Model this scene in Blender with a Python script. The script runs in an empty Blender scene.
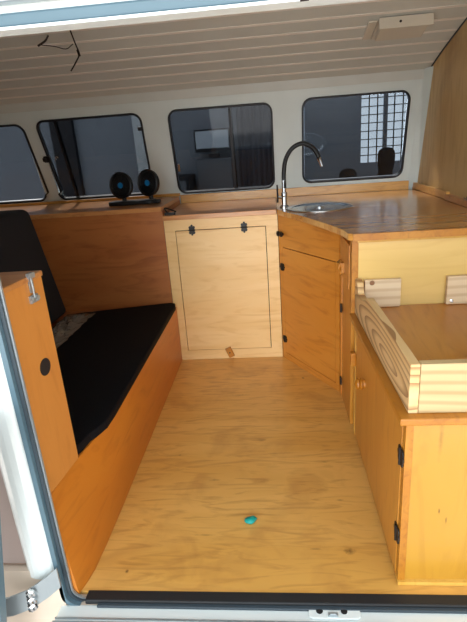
import bpy, bmesh, math, random
from mathutils import Vector, Matrix
random.seed(4)
scene = bpy.context.scene
C = scene.collection

# ---------------------------------------------------------------- camera
H = 1.1
VY, VZ, PC = (271.0, 142.0), (335.0, 1700.0), (233.5, 311.0)
a = Vector((VY[0]-PC[0], VY[1]-PC[1])); b = Vector((VZ[0]-PC[0], VZ[1]-PC[1]))
F = math.sqrt(-(a.dot(b)))
Yc = Vector((a.x, a.y, F)).normalized()
Dc = Vector((b.x, b.y, F)).normalized()
Xc = Dc.cross(Yc)
if Xc.x < 0: Xc = -Xc
# rows: world axes in camera frame (right, down, forward)
right = Vector((Xc.x, Yc.x, -Dc.x)); down = Vector((Xc.y, Yc.y, -Dc.y)); fwd = Vector((Xc.z, Yc.z, -Dc.z))
cam = bpy.data.cameras.new('camera'); co = bpy.data.objects.new('camera', cam); C.objects.link(co)
M = Matrix((right, -down, -fwd)).transposed().to_4x4(); M.translation = Vector((0, 0, H))
co.matrix_world = M
cam.sensor_fit = 'VERTICAL'; cam.sensor_height = 24.0; cam.lens = F*24/622
cam.clip_start = 0.02
scene.camera = co

# ---------------------------------------------------------------- light
scene.view_settings.view_transform = 'Standard'; scene.view_settings.look = 'None'
scene.view_settings.gamma = 1; scene.view_settings.exposure = 0.75
w = bpy.data.worlds.new('sky'); scene.world = w; w.use_nodes = True
nt = w.node_tree; nt.nodes.clear()
out = nt.nodes.new('ShaderNodeOutputWorld'); bg = nt.nodes.new('ShaderNodeBackground')
tc = nt.nodes.new('ShaderNodeTexCoord'); sx = nt.nodes.new('ShaderNodeSeparateXYZ'); rp = nt.nodes.new('ShaderNodeValToRGB')
nt.links.new(tc.outputs['Generated'], sx.inputs[0])
mp = nt.nodes.new('ShaderNodeMath'); mp.operation = 'MULTIPLY_ADD'; mp.inputs[1].default_value = .5; mp.inputs[2].default_value = .5
nt.links.new(sx.outputs['Z'], mp.inputs[0]); nt.links.new(mp.outputs[0], rp.inputs[0])
e = rp.color_ramp.elements
e[0].position = .40; e[0].color = (.5, .5, .5, 1)
e[1].position = .56; e[1].color = (.88, .95, 1.0, 1)
nt.links.new(rp.outputs[0], bg.inputs[0])
# the open, brighter side of the yard lies low behind the viewer, a little to the left
dt = nt.nodes.new('ShaderNodeVectorMath'); dt.operation = 'DOT_PRODUCT'; dt.inputs[1].default_value = Vector((-.12, -1, .14)).normalized()
nt.links.new(tc.outputs['Generated'], dt.inputs[0])
cl = nt.nodes.new('ShaderNodeMath'); cl.operation = 'MAXIMUM'; cl.inputs[1].default_value = 0; nt.links.new(dt.outputs['Value'], cl.inputs[0])
pw = nt.nodes.new('ShaderNodeMath'); pw.operation = 'POWER'; pw.inputs[1].default_value = 30; nt.links.new(cl.outputs[0], pw.inputs[0])
ma = nt.nodes.new('ShaderNodeMath'); ma.operation = 'MULTIPLY_ADD'; ma.inputs[1].default_value = 7.5; ma.inputs[2].default_value = 1.0
nt.links.new(pw.outputs[0], ma.inputs[0]); nt.links.new(ma.outputs[0], bg.inputs[1])
nt.links.new(bg.outputs[0], out.inputs[0])
sl = bpy.data.lights.new('sun', 'SUN'); so = bpy.data.objects.new('sun', sl); C.objects.link(so)
sl.energy = 8.5; sl.angle = math.radians(3); sl.color = (1, .97, .93)
so.rotation_euler = Vector((0.25, -0.55, -0.85)).to_track_quat('-Z', 'Y').to_euler()

# ---------------------------------------------------------------- materials
def newmat(name):
    m = bpy.data.materials.new(name); m.use_nodes = True
    return m, m.node_tree, m.node_tree.nodes['Principled BSDF']
def rgb(r, g, b_):
    f = lambda v: ((v/255+.055)/1.055)**2.4 if v > 10 else v/255/12.92
    return (f(r), f(g), f(b_), 1)
def plain(name, col, rough=.5, metal=0, coat=0, bump=0, bscale=80, var=0.0, spec=.5):
    m, t, p = newmat(name)
    p.inputs['Base Color'].default_value = col; p.inputs['Roughness'].default_value = rough
    p.inputs['Metallic'].default_value = metal; p.inputs['Coat Weight'].default_value = coat
    p.inputs['Specular IOR Level'].default_value = spec
    tc = t.nodes.new('ShaderNodeTexCoord')
    if var:
        n = t.nodes.new('ShaderNodeTexNoise'); n.inputs['Scale'].default_value = 9; n.inputs['Detail'].default_value = 5
        mx = t.nodes.new('ShaderNodeMix'); mx.data_type = 'RGBA'
        mx.inputs[6].default_value = tuple(c*(1-var) for c in col[:3])+(1,); mx.inputs[7].default_value = tuple(min(1, c*(1+var)) for c in col[:3])+(1,)
        t.links.new(tc.outputs['Object'], n.inputs['Vector']); t.links.new(n.outputs[0], mx.inputs[0]); t.links.new(mx.outputs[2], p.inputs['Base Color'])
    if bump:
        n = t.nodes.new('ShaderNodeTexNoise'); n.inputs['Scale'].default_value = bscale
        bp = t.nodes.new('ShaderNodeBump'); bp.inputs['Strength'].default_value = bump; bp.inputs['Distance'].default_value = .003
        t.links.new(tc.outputs['Object'], n.inputs['Vector']); t.links.new(n.outputs[0], bp.inputs['Height']); t.links.new(bp.outputs[0], p.inputs['Normal'])
    return m
def wood(name, light, mid, dark, axis='x', freq=9.0, rough=.38, streak=.5, coat=.25, knots=0.0, wave=False, smudge=None, off=0.0, band=None, ctr=None, spots=None):
    """varnished plywood or board; axis = grain direction"""
    m, t, p = newmat(name); N = t.nodes.new; L = t.links.new
    tc = N('ShaderNodeTexCoord'); mp = N('ShaderNodeMapping')
    s = {'h': (.16, .16, 1), 'x': (.16, 1, 1), 'y': (1, .16, 1), 'z': (1, 1, .16)}[axis]
    mp.inputs['Scale'].default_value = tuple(v*freq for v in s); mp.inputs['Location'].default_value = (off, off*1.7, off*.6)
    L(tc.outputs['Object'], mp.inputs['Vector'])
    n1 = N('ShaderNodeTexNoise'); n1.inputs['Scale'].default_value = .7; n1.inputs['Detail'].default_value = 4; n1.inputs['Distortion'].default_value = 1.2
    L(mp.outputs[0], n1.inputs['Vector'])
    r1 = N('ShaderNodeValToRGB'); r1.color_ramp.elements[0].position = .36; r1.color_ramp.elements[1].position = .66
    r1.color_ramp.elements[0].color = mid; r1.color_ramp.elements[1].color = light
    L(n1.outputs[0], r1.inputs[0])
    if wave:
        n2 = N('ShaderNodeTexWave'); n2.wave_type = 'BANDS'; n2.bands_direction = {'x': 'Z', 'y': 'Z', 'z': 'X'}[axis]
        n2.wave_type = 'RINGS'; n2.rings_direction = 'Y' if axis == 'x' else 'X'; n2.wave_profile = 'SAW' if axis == 'y' else 'SIN'
        if ctr: mp.inputs['Location'].default_value = tuple(-ctr[i]*freq*s[i] for i in range(3))
        n2.inputs['Scale'].default_value = .9; n2.inputs['Distortion'].default_value = 2.2; n2.inputs['Detail'].default_value = 1.0
        n2.inputs['Detail Scale'].default_value = .55
        lo, hi = .45, .95
    else:
        n2 = N('ShaderNodeTexNoise'); n2.inputs['Scale'].default_value = 3.2; n2.inputs['Detail'].default_value = 7; n2.inputs['Distortion'].default_value = 2.2
        lo, hi = .50, .74
    L(mp.outputs[0], n2.inputs['Vector'])
    r2 = N('ShaderNodeMapRange'); r2.inputs[1].default_value = lo; r2.inputs[2].default_value = hi; r2.inputs[4].default_value = streak
    L(n2.outputs[1] if wave else n2.outputs[0], r2.inputs[0])
    mx = N('ShaderNodeMix'); mx.data_type = 'RGBA'; mx.inputs[7].default_value = dark
    L(r2.outputs[0], mx.inputs[0]); L(r1.outputs[0], mx.inputs[6])
    last = mx.outputs[2]
    # large cloudy tone
    if smudge:
        n3 = N('ShaderNodeTexNoise'); n3.inputs['Scale'].default_value = smudge[1]; n3.inputs['Detail'].default_value = 5; n3.inputs['Distortion'].default_value = .6
        L(tc.outputs['Object'], n3.inputs['Vector'])
        r3 = N('ShaderNodeMapRange'); r3.inputs[1].default_value = .52; r3.inputs[2].default_value = .72; r3.inputs[4].default_value = smudge[2]
        L(n3.outputs[0], r3.inputs[0])
        m3 = N('ShaderNodeMix'); m3.data_type = 'RGBA'; m3.inputs[7].default_value = smudge[0]
        L(r3.outputs[0], m3.inputs[0]); L(last, m3.inputs[6]); last = m3.outputs[2]
    if knots:
        v = N('ShaderNodeTexVoronoi'); v.inputs['Scale'].default_value = knots
        mk = N('ShaderNodeMapping'); mk.inputs['Scale'].default_value = {'h': (.6, .6, 1), 'x': (.6, 1, 1), 'y': (1, .6, 1), 'z': (1, 1, .6)}[axis]
        L(tc.outputs['Object'], mk.inputs['Vector']); L(mk.outputs[0], v.inputs['Vector'])
        r4 = N('ShaderNodeMapRange'); r4.inputs[1].default_value = .10; r4.inputs[2].default_value = .03
        L(v.outputs['Distance'], r4.inputs[0])
        m4 = N('ShaderNodeMix'); m4.data_type = 'RGBA'; m4.inputs[7].default_value = tuple(c*.35 for c in dark[:3])+(1,)
        L(r4.outputs[0], m4.inputs[0]); L(last, m4.inputs[6]); last = m4.outputs[2]
    if band:   # glued laminations across `band[0]`
        sp = N('ShaderNodeSeparateXYZ'); L(tc.outputs['Object'], sp.inputs[0])
        mu = N('ShaderNodeMath'); mu.operation = 'MULTIPLY'; mu.inputs[1].default_value = band[1]; L(sp.outputs[band[0]], mu.inputs[0])
        fl = N('ShaderNodeMath'); fl.operation = 'FLOOR'; L(mu.outputs[0], fl.inputs[0])
        wn = N('ShaderNodeTexWhiteNoise'); wn.noise_dimensions = '1D'; L(fl.outputs[0], wn.inputs['W'])
        r5 = N('ShaderNodeMapRange'); r5.inputs[4].default_value = band[2]; L(wn.outputs['Value'], r5.inputs[0])
        m5 = N('ShaderNodeMix'); m5.data_type = 'RGBA'; m5.inputs[7].default_value = band[3]
        L(r5.outputs[0], m5.inputs[0]); L(last, m5.inputs[6]); last = m5.outputs[2]
    for (sx_, sy_, sz_, rx, ry, rz, am) in (spots or ()):    # individual stains and knots
        ms_ = N('ShaderNodeMapping'); ms_.vector_type = 'TEXTURE'; ms_.inputs['Location'].default_value = (sx_, sy_, sz_); ms_.inputs['Scale'].default_value = (rx, ry, rz)
        L(tc.outputs['Object'], ms_.inputs['Vector'])
        nn = N('ShaderNodeTexNoise'); nn.inputs['Scale'].default_value = 90; L(tc.outputs['Object'], nn.inputs['Vector'])
        ln = N('ShaderNodeVectorMath'); ln.operation = 'LENGTH'; L(ms_.outputs[0], ln.inputs[0])
        ad = N('ShaderNodeMath'); ad.operation = 'MULTIPLY_ADD'; ad.inputs[1].default_value = 1.2; L(nn.outputs[0], ad.inputs[0]); L(ln.outputs['Value'], ad.inputs[2])
        rr_ = N('ShaderNodeMapRange'); rr_.inputs[1].default_value = 1.7; rr_.inputs[2].default_value = .7; rr_.inputs[4].default_value = am; L(ad.outputs[0], rr_.inputs[0])
        mm_ = N('ShaderNodeMix'); mm_.data_type = 'RGBA'; mm_.inputs[7].default_value = tuple(c*.3 for c in dark[:3])+(1,)
        L(rr_.outputs[0], mm_.inputs[0]); L(last, mm_.inputs[6]); last = mm_.outputs[2]
    L(last, p.inputs['Base Color'])
    p.inputs['Roughness'].default_value = rough; p.inputs['Coat Weight'].default_value = coat; p.inputs['Coat Roughness'].default_value = .18
    bp = N('ShaderNodeBump'); bp.inputs['Strength'].default_value = .08; bp.inputs['Distance'].default_value = .002
    L(n2.outputs[0], bp.inputs['Height']); L(bp.outputs[0], p.inputs['Normal'])
    return m

K = {}
K['floor'] = wood('floor_plywood', rgb(230, 180, 98), rgb(218, 164, 80), rgb(164, 108, 44), 'x', 8, .36, .55, .3, 3.1, smudge=(rgb(160, 104, 46), 6.0, .4), spots=[(0.174, 1.072, 0, 0.016, 0.012, 0.05, 0.8), (-0.448, 0.999, 0, 0.005, 0.007, 0.05, 0.95), (0.109, 2.13, 0, 0.007, 0.009, 0.05, 0.8), (0.08, 1.079, 0, 0.02, 0.003, 0.05, 0.5), (-0.243, 1.38, 0, 0.02, 0.006, 0.05, 0.4), (-0.394, 1.525, 0, 0.006, 0.005, 0.05, 0.5), (-0.083, 1.615, 0, 0.02, 0.006, 0.05, 0.4), (-0.71, 1.955, 0, 0.006, 0.006, 0.05, 0.7), (-0.192, 1.977, 0, 0.05, 0.006, 0.05, 0.35), (0.174, 1.277, 0, 0.012, 0.004, 0.05, 0.5), (-0.246, 1.13, 0, 0.03, 0.004, 0.05, 0.35), (0.146, 1.473, 0, 0.02, 0.004, 0.05, 0.45)])
K['hatch'] = wood('pale_plywood', rgb(236, 198, 138), rgb(228, 184, 118), rgb(204, 150, 80), 'x', 7, .45, .45, .1, off=3)
K['orange'] = wood('orange_varnished_plywood', rgb(196, 118, 34), rgb(184, 104, 24), rgb(140, 68, 10), 'z', 6, .4, .45, .3, off=5)
K['bench'] = wood('bench_plywood', rgb(202, 122, 36), rgb(190, 108, 26), rgb(158, 82, 14), 'y', 5, .42, .4, .25, knots=3.3, off=7)
K['box'] = wood('box_plywood', rgb(212, 146, 74), rgb(202, 132, 60), rgb(168, 98, 36), 'z', 5, .42, .4, .2, off=11)
K['sink'] = wood('amber_plywood', rgb(212, 142, 58), rgb(202, 128, 44), rgb(162, 88, 24), 'h', 6, .38, .6, .3, off=13)
K['yellow'] = wood('yellow_plywood', rgb(188, 138, 46), rgb(178, 126, 36), rgb(150, 94, 24), 'z', 4, .3, .35, .4, off=17, spots=[(-0.181, -0.328, 0.229, 0.003, 0.05, 0.01, 0.95), (-0.163, -0.328, 0.201, 0.003, 0.05, 0.01, 0.95), (-0.191, -0.328, 0.43, 0.006, 0.05, 0.06, 0.35)])
K['cream'] = wood('cream_plywood', rgb(226, 192, 122), rgb(216, 180, 106), rgb(196, 152, 78), 'x', 4, .3, .35, .4, off=19)
K['side'] = wood('honey_plywood', rgb(206, 142, 54), rgb(190, 124, 42), rgb(156, 90, 22), 'z', 5, .32, .5, .4, off=23)
K['top'] = wood('laminated_worktop', rgb(204, 144, 70), rgb(186, 118, 46), rgb(116, 62, 22), 'x', 13, .2, .75, .5, off=29, band=(1, 26, .75, rgb(224, 174, 104)))
K['ledge'] = wood('ledge_board', rgb(204, 146, 88), rgb(188, 124, 66), rgb(140, 78, 32), 'x', 9, .3, .5, .3, off=31)
K['strip'] = wood('pine_strip', rgb(222, 170, 92), rgb(206, 148, 68), rgb(160, 102, 38), 'x', 9, .35, .5, .3, knots=4, off=37)
K['mould'] = wood('edge_moulding', rgb(188, 128, 38), rgb(174, 110, 28), rgb(136, 76, 14), 'y', 8, .4, .5, .1, off=41)
K['pine'] = wood('raw_pine', rgb(222, 190, 140), rgb(212, 174, 118), rgb(132, 84, 40), 'y', 22, .55, .8, 0, wave=True, ctr=(0, -.12, .045), off=43)
K['pinex'] = wood('raw_pine_board', rgb(200, 174, 128), rgb(190, 162, 114), rgb(150, 112, 66), 'x', 14, .5, .45, 0, wave=True, ctr=(-.4, 0, -.08), off=47)
K['block'] = wood('pale_pine_block', rgb(228, 206, 172), rgb(218, 192, 154), rgb(172, 130, 90), 'x', 12, .55, .35, 0, wave=True, ctr=(.02, 0, -.01), off=53)
K['tray'] = wood('brown_plywood', rgb(190, 128, 46), rgb(174, 110, 34), rgb(142, 80, 20), 'y', 5, .35, .5, .3, off=59)
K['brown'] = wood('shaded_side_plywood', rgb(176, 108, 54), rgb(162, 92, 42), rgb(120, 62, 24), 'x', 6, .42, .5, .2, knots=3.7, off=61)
K['wallply'] = wood('wall_plywood', rgb(210, 178, 122), rgb(200, 164, 106), rgb(170, 130, 76), 'z', 4, .5, .55, .1, off=67, smudge=(rgb(160, 126, 80), 3.0, .6))
K['knob'] = wood('turned_wood', rgb(188, 122, 28), rgb(176, 108, 22), rgb(138, 76, 12), 'x', 8, .4, .4, .1)
K['edge'] = wood('pale_edge', rgb(222, 176, 84), rgb(210, 158, 64), rgb(180, 124, 40), 'z', 12, .4, .4, .2)
K['dark'] = plain('dark_gap', rgb(30, 18, 10), .9)
K['white'] = plain('white_body_paint', rgb(206, 212, 208), .35, var=.06)
K['cream_paint'] = plain('cream_wall_paint', rgb(212, 222, 220), .45, var=.05)
K['body'] = plain('white_gloss_paint', rgb(226, 234, 232), .25, coat=.4)
K['rocker'] = plain('cream_rocker_paint', rgb(222, 204, 184), .35, var=.05)
K['jambreflect'] = plain('pinkish_tile_reflection', rgb(178, 160, 152), .3, var=.1)  # pink tone put in for ground tiles mirrored in white body paint
K['rubber'] = plain('black_rubber', rgb(26, 28, 30), .55)
K['seal'] = plain('blue_grey_seal', rgb(86, 112, 124), .45, var=.1)
K['sealdark'] = plain('dark_grey_seal', rgb(54, 66, 74), .5)
K['alu'] = plain('worn_aluminium', rgb(170, 180, 184), .35, .6, var=.08)
K['chrome'] = plain('chrome', rgb(210, 212, 214), .12, 1)
K['steel'] = plain('brushed_steel', rgb(214, 218, 220), .22, 1)
K['iron'] = plain('black_iron', rgb(28, 24, 22), .45, .3)
K['blackfab'] = plain('black_vinyl', rgb(15, 15, 18), .75, bump=.4, bscale=200, spec=.12)
K['cushion'] = plain('black_cushion_fabric', rgb(22, 25, 32), .85, bump=.5, bscale=160)
K['blackpl'] = plain('black_plastic', rgb(9, 10, 12), .5)
K['bluepl'] = plain('blue_hub_glint', rgb(20, 110, 170), .3)  # blue glint of the fan hubs, put into the colour
K['frame'] = plain('window_rubber', rgb(18, 22, 28), .45)
K['ventpl'] = plain('ivory_plastic', rgb(206, 200, 184), .4)
K['teal'] = plain('teal_plastic', rgb(24, 158, 148), .4)
K['bag'] = plain('crumpled_clear_film', rgb(104, 98, 90), .15, bump=1, bscale=40)
K['extwall'] = plain('blue_grey_outer_wall', rgb(118, 128, 142), .8, var=.1)
K['extpale'] = plain('pale_outer_strip', rgb(186, 196, 206), .8)
K['knotbrown'] = plain('brown_knot', rgb(140, 96, 62), .6)
K['extcloth'] = plain('slate_cloth', rgb(62, 66, 80), .9)
K['extdark'] = plain('dark_outer_post', rgb(24, 28, 38), .8)
K['extgrey'] = plain('grey_cabinet_paint', rgb(84, 92, 104), .6)
K['figure_reflection'] = plain('reflection_dark', rgb(20, 22, 30), .9)  # dark silhouettes mirrored in the glass, given to solid figures
m, t, p = newmat('reflection_glow'); p.inputs['Base Color'].default_value = (.5, .6, .7, 1)
p.inputs['Emission Color'].default_value = (.72, .86, 1, 1); p.inputs['Emission Strength'].default_value = 2.2; K['lit'] = m  # glow put in for the bright window mirrored in the glass
m, t, p = newmat('lit_screen'); p.inputs['Base Color'].default_value = (.3, .35, .4, 1)
p.inputs['Emission Color'].default_value = (.40, .58, .85, 1); p.inputs['Emission Strength'].default_value = .22; K['screen'] = m
# tinted window glass
m, t, p = newmat('tinted_glass'); t.nodes.remove(p)
g = t.nodes.new('ShaderNodeBsdfGlossy'); g.inputs['Roughness'].default_value = .02; g.inputs['Color'].default_value = (.8, .9, 1, 1)
tr = t.nodes.new('ShaderNodeBsdfTransparent'); tr.inputs['Color'].default_value = (.36, .36, .36, 1)
fr = t.nodes.new('ShaderNodeFresnel'); fr.inputs['IOR'].default_value = 1.35
ms = t.nodes.new('ShaderNodeMixShader'); t.links.new(fr.outputs[0], ms.inputs[0]); t.links.new(tr.outputs[0], ms.inputs[1]); t.links.new(g.outputs[0], ms.inputs[2])
t.links.new(ms.outputs[0], t.nodes['Material Output'].inputs[0]); K['glass'] = m
# ceiling: tongue-and-groove board paint
K['ceil'] = plain('ceiling_board_paint', rgb(202, 206, 200), .5, var=.06)
K['groove'] = plain('board_bead_paint', rgb(232, 228, 220), .5)
# ground tiles
m, t, p = newmat('ground_tiles'); br = t.nodes.new('ShaderNodeTexBrick'); tcg = t.nodes.new('ShaderNodeTexCoord')
br.inputs['Color1'].default_value = rgb(214, 206, 200); br.inputs['Color2'].default_value = rgb(220, 212, 206); br.inputs['Mortar'].default_value = rgb(170, 160, 152)
br.inputs['Scale'].default_value = 4; br.inputs['Mortar Size'].default_value = .02; br.offset = 0
t.links.new(tcg.outputs['Object'], br.inputs['Vector']); t.links.new(br.outputs[0], p.inputs['Base Color']); p.inputs['Roughness'].default_value = .6; K['ground'] = m

# ---------------------------------------------------------------- helpers
def thing(name, label, cat, loc, group=None):
    o = bpy.data.objects.new(name, None); C.objects.link(o); o.location = loc
    o.empty_display_size = .05
    o['label'] = label; o['category'] = cat
    if group: o['group'] = group
    return o
def root_loc(o):
    v = Vector((0, 0, 0))
    while o is not None: v += o.location; o = o.parent
    return v
def obj(name, bm, mats, parent=None, smooth=False, bevel=0, seg=2, loc=None):
    base = root_loc(parent) if parent else (Vector(loc) if loc else Vector((0, 0, 0)))
    bmesh.ops.translate(bm, verts=bm.verts, vec=-base)
    bmesh.ops.recalc_face_normals(bm, faces=bm.faces)
    me = bpy.data.meshes.new(name); bm.to_mesh(me); bm.free()
    for mm in (mats if isinstance(mats, (list, tuple)) else [mats]): me.materials.append(mm)
    o = bpy.data.objects.new(name, me); C.objects.link(o)
    if parent: o.parent = parent
    elif loc: o.location = loc
    if smooth:
        for f in me.polygons: f.use_smooth = True
        if name == 'side_panel': me.set_sharp_from_angle(angle=math.radians(35))
    if bevel:
        md = o.modifiers.new('bevel', 'BEVEL'); md.width = bevel; md.segments = seg; md.limit_method = 'ANGLE'; md.angle_limit = math.radians(40)
    return o
def tag(o, label, cat, group=None):
    o['label'] = label; o['category'] = cat
    if group: o['group'] = group
    return o
def struct(name, bm, mats, parent=None, **k):
    o = obj(name, bm, mats, parent, **k)
    if not parent: o['kind'] = 'structure'
    return o
def B(): return bmesh.new()
def box(bm, x0, x1, y0, y1, z0, z1, mi=0):
    vs = [bm.verts.new((x, y, z)) for x in (x0, x1) for y in (y0, y1) for z in (z0, z1)]
    for q in ((0, 1, 3, 2), (4, 6, 7, 5), (0, 4, 5, 1), (2, 3, 7, 6), (0, 2, 6, 4), (1, 5, 7, 3)):
        bm.faces.new([vs[i] for i in q]).material_index = mi
    return bm
def hexa(bm, bot, top, mi=0):
    n = len(bot); vb = [bm.verts.new(p_) for p_ in bot]; vt = [bm.verts.new(p_) for p_ in top]
    bm.faces.new(vb).material_index = mi; bm.faces.new(vt).material_index = mi
    for i in range(n):
        j = (i+1) % n; bm.faces.new((vb[i], vb[j], vt[j], vt[i])).material_index = mi
    return bm
def prism(bm, poly, z0, z1, mi=0):
    return hexa(bm, [(x, y, z0) for x, y in poly], [(x, y, z1) for x, y in poly], mi)
def obox(bm, o, u, v, n, su, sv, sn, mi=0):
    """box centred at o on unit axes u, v, n"""
    o, u, v, n = map(Vector, (o, u, v, n))
    c = lambda i, j, k: o+u*su*i/2+v*sv*j/2+n*sn*k/2
    bot = [c(-1, -1, -1), c(1, -1, -1), c(1, 1, -1), c(-1, 1, -1)]; top = [c(-1, -1, 1), c(1, -1, 1), c(1, 1, 1), c(-1, 1, 1)]
    return hexa(bm, bot, top, mi)
def lathe(bm, o, axis, prof, n=24, mi=0):
    """prof: (radius, height along axis)"""
    o = Vector(o); ax = Vector(axis).normalized(); u = ax.orthogonal().normalized(); v = ax.cross(u)
    rings = []
    for r_, h in prof:
        if r_ < 1e-6: rings.append([bm.verts.new(o+ax*h)])
        else: rings.append([bm.verts.new(o+ax*h+(u*math.cos(2*math.pi*k/n)+v*math.sin(2*math.pi*k/n))*r_) for k in range(n)])
    for A_, B_ in zip(rings, rings[1:]):
        for k in range(n):
            k2 = (k+1) % n
            q = [A_[k % len(A_)], A_[k2 % len(A_)], B_[k2 % len(B_)], B_[k % len(B_)]]
            q = list(dict.fromkeys(q))
            if len(q) >= 3: bm.faces.new(q).material_index = mi
    for Rg in (rings[0], rings[-1]):
        if len(Rg) > 1: bm.faces.new(Rg).material_index = mi
    return bm
def tube(bm, pts, r_, n=8, mi=0):
    pts = [Vector(p_) for p_ in pts]; rings = []; up = None
    for i, p_ in enumerate(pts):
        d = (pts[min(i+1, len(pts)-1)]-pts[max(i-1, 0)]).normalized()
        u = d.orthogonal().normalized() if up is None else (up-d*up.dot(d)).normalized()
        up = u; v = d.cross(u); rr = r_[i] if isinstance(r_, (list, tuple)) else r_
        rings.append([bm.verts.new(p_+(u*math.cos(2*math.pi*k/n)+v*math.sin(2*math.pi*k/n))*rr) for k in range(n)])
    for A_, B_ in zip(rings, rings[1:]):
        for k in range(n): bm.faces.new((A_[k], A_[(k+1) % n], B_[(k+1) % n], B_[k])).material_index = mi
    bm.faces.new(rings[0]).material_index = mi; bm.faces.new(rings[-1]).material_index = mi
    return bm
def spline(pts, n=8):
    P_ = [Vector(p_) for p_ in pts]; P_ = [P_[0]*2-P_[1]]+P_+[P_[-1]*2-P_[-2]]; o = []
    for i in range(1, len(P_)-2):
        for k in range(n):
            s = k/n; p0, p1, p2, p3 = P_[i-1:i+3]
            o.append(.5*((2*p1)+(p2-p0)*s+(2*p0-5*p1+4*p2-p3)*s*s+(3*p1-p0-3*p2+p3)*s**3))
    return o+[P_[-2]]
def rrect(x0, x1, z0, z1, r_, n=6):
    pts = []
    for cx, cz, a0 in ((x1-r_, z1-r_, 0), (x0+r_, z1-r_, 90), (x0+r_, z0+r_, 180), (x1-r_, z0+r_, 270)):
        for k in range(n+1):
            t_ = math.radians(a0+90*k/n); pts.append((cx+r_*math.cos(t_), cz+r_*math.sin(t_)))
    return pts

# ================================================================ STRUCTURE
def wy(z): return 2.93-(z-.80)*.25          # inner face of the leaning back wall
# floor
struct('floor', box(B(), -2.0, .86, .935, 2.95, -.03, 0), K['floor'])
# ground around the van
struct('floor', box(B(), -8, 8, -6, 7, -.62, -.55), K['ground'])
# ceiling: curved roof of long boards
prof = [(wy(1.395), 1.395), (2.60, 1.452), (2.32, 1.524), (2.05, 1.585), (1.75, 1.615), (1.4, 1.61), (1.1, 1.56), (.93, 1.48)]
prof = spline([(0, y, z) for y, z in prof], 4)
bm = B(); lastp = None; acc = 0
# board bands with a raised bead between neighbours
def roofstrip(bm, x0, x1, A_, B_, th, mi):
    n_ = Vector((0, (B_.z-A_.z), -(B_.y-A_.y))).normalized()
    if n_.z < 0: n_ = -n_
    a2, b2 = A_+n_*th, B_+n_*th
    hexa(bm, [(x0, A_.y, A_.z), (x0, B_.y, B_.z), (x0, b2.y, b2.z), (x0, a2.y, a2.z)], [(x1, A_.y, A_.z), (x1, B_.y, B_.z), (x1, b2.y, b2.z), (x1, a2.y, a2.z)], mi)
# resample by arc length
def resample(P_, step):
    o = [P_[0].copy()]; need = step
    for q0, q1 in zip(P_, P_[1:]):
        d = (q1-q0).length; s = 0
        while d-s >= need:
            s += need; o.append(q0.lerp(q1, s/d)); need = step
        need -= d-s
    return o
RP = resample(prof, .0145)
for i, (q0, q1) in enumerate(zip(RP, RP[1:])):
    bead = (i % 7 == 5)
    if bead:
        dn = Vector((0, 0, -.0022)); roofstrip(bm, -2.0, .86, q0+dn, q1+dn, .02, 1)
    else: roofstrip(bm, -2.0, .86, q0, q1, .02, 0)
struct('ceiling', bm, [K['ceil'], K['groove']])

# back wall with four window openings
wins = [(-1.80, -1.275, .885, 1.275), (-1.155, -.660, .885, 1.283), (-.495, .008, .877, 1.283), (.158, .680, .890, 1.288)]
# scale from the y=2.6 reading plane to the leaning wall
def towall(x, z):
    # ray from camera through (x,2.6,z)
    dz = (z-H)/2.6; dx = x/2.6
    y = (2.93+.25*.80-.25*H)/(1+.25*dz); return dx*y, H+dz*y
W = []
for x0, x1, z0, z1 in wins:
    ax0, az0 = towall(x0, z0); ax1, az1 = towall(x1, z1); W.append((ax0, ax1, az0, az1))
def wpt(x, z, off=0):                     # point on leaning wall, off toward the inside
    if x < -.72 and .9 < z < 1.34: x += (1.10-z)*.09*min(1, (-.72-x)/.3)
    return (x, wy(z)-off*.97, z-off*.24)
bm = B()
def wallquad(x0, x1, z0, z1):
    a_ = [wpt(x0, z0), wpt(x1, z0), wpt(x1, z1), wpt(x0, z1)]; b_ = [wpt(x0, z0, -.03), wpt(x1, z0, -.03), wpt(x1, z1, -.03), wpt(x0, z1, -.03)]
    hexa(bm, a_, b_)
XL, XR, ZB, ZT = -2.02, .86, -.1, 1.42
rad = .045
zlo, zhi = min(v[2] for v in W)-.0, max(v[3] for v in W)
def cornerfill(x, z, sx_, sz_, r_):       # wall piece left between a round corner and its square
    n = 6; pts = [(x, z)]
    cx, cz = x+sx_*r_, z+sz_*r_
    for k in range(n+1):
        t_ = math.pi/2*k/n; pts.append((cx-sx_*r_*math.sin(t_), cz-sz_*r_*math.cos(t_)))
    hexa(bm, [wpt(*q) for q in pts], [wpt(q[0], q[1], -.03) for q in pts])
wallquad(XL, XR, ZB, zlo); wallquad(XL, XR, zhi, ZT)
px = XL
for x0, x1, z0, z1 in W:
    if x0 > px: wallquad(px, x0, zlo, zhi)
    if z0 > zlo+1e-4: wallquad(x0, x1, zlo, z0)
    if z1 < zhi-1e-4: wallquad(x0, x1, z1, zhi)
    for x, sx_ in ((x0, 1), (x1, -1)):
        for z, sz_ in ((z0, 1), (z1, -1)): cornerfill(x, z, sx_, sz_, rad)
    px = x1
wallquad(px, XR, zlo, zhi)
struct('wall_back', bm, K['cream_paint'])
# seam cover between the roof boards and the back wall
bm = B(); hexa(bm, [wpt(XL, 1.352, .004), wpt(.80, 1.352, .004), wpt(.80, 1.405, .004), wpt(XL, 1.405, .004)], [wpt(XL, 1.352, -.001), wpt(.80, 1.352, -.001), wpt(.80, 1.405, -.001), wpt(XL, 1.405, -.001)])
struct('trim_1', bm, K['ceil'], bevel=.002)
bm = B(); tube(bm, [wpt(XL, 1.407, .006), wpt(.81, 1.407, .006)], .004, 6); struct('trim_2', bm, K['sealdark'])

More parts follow.
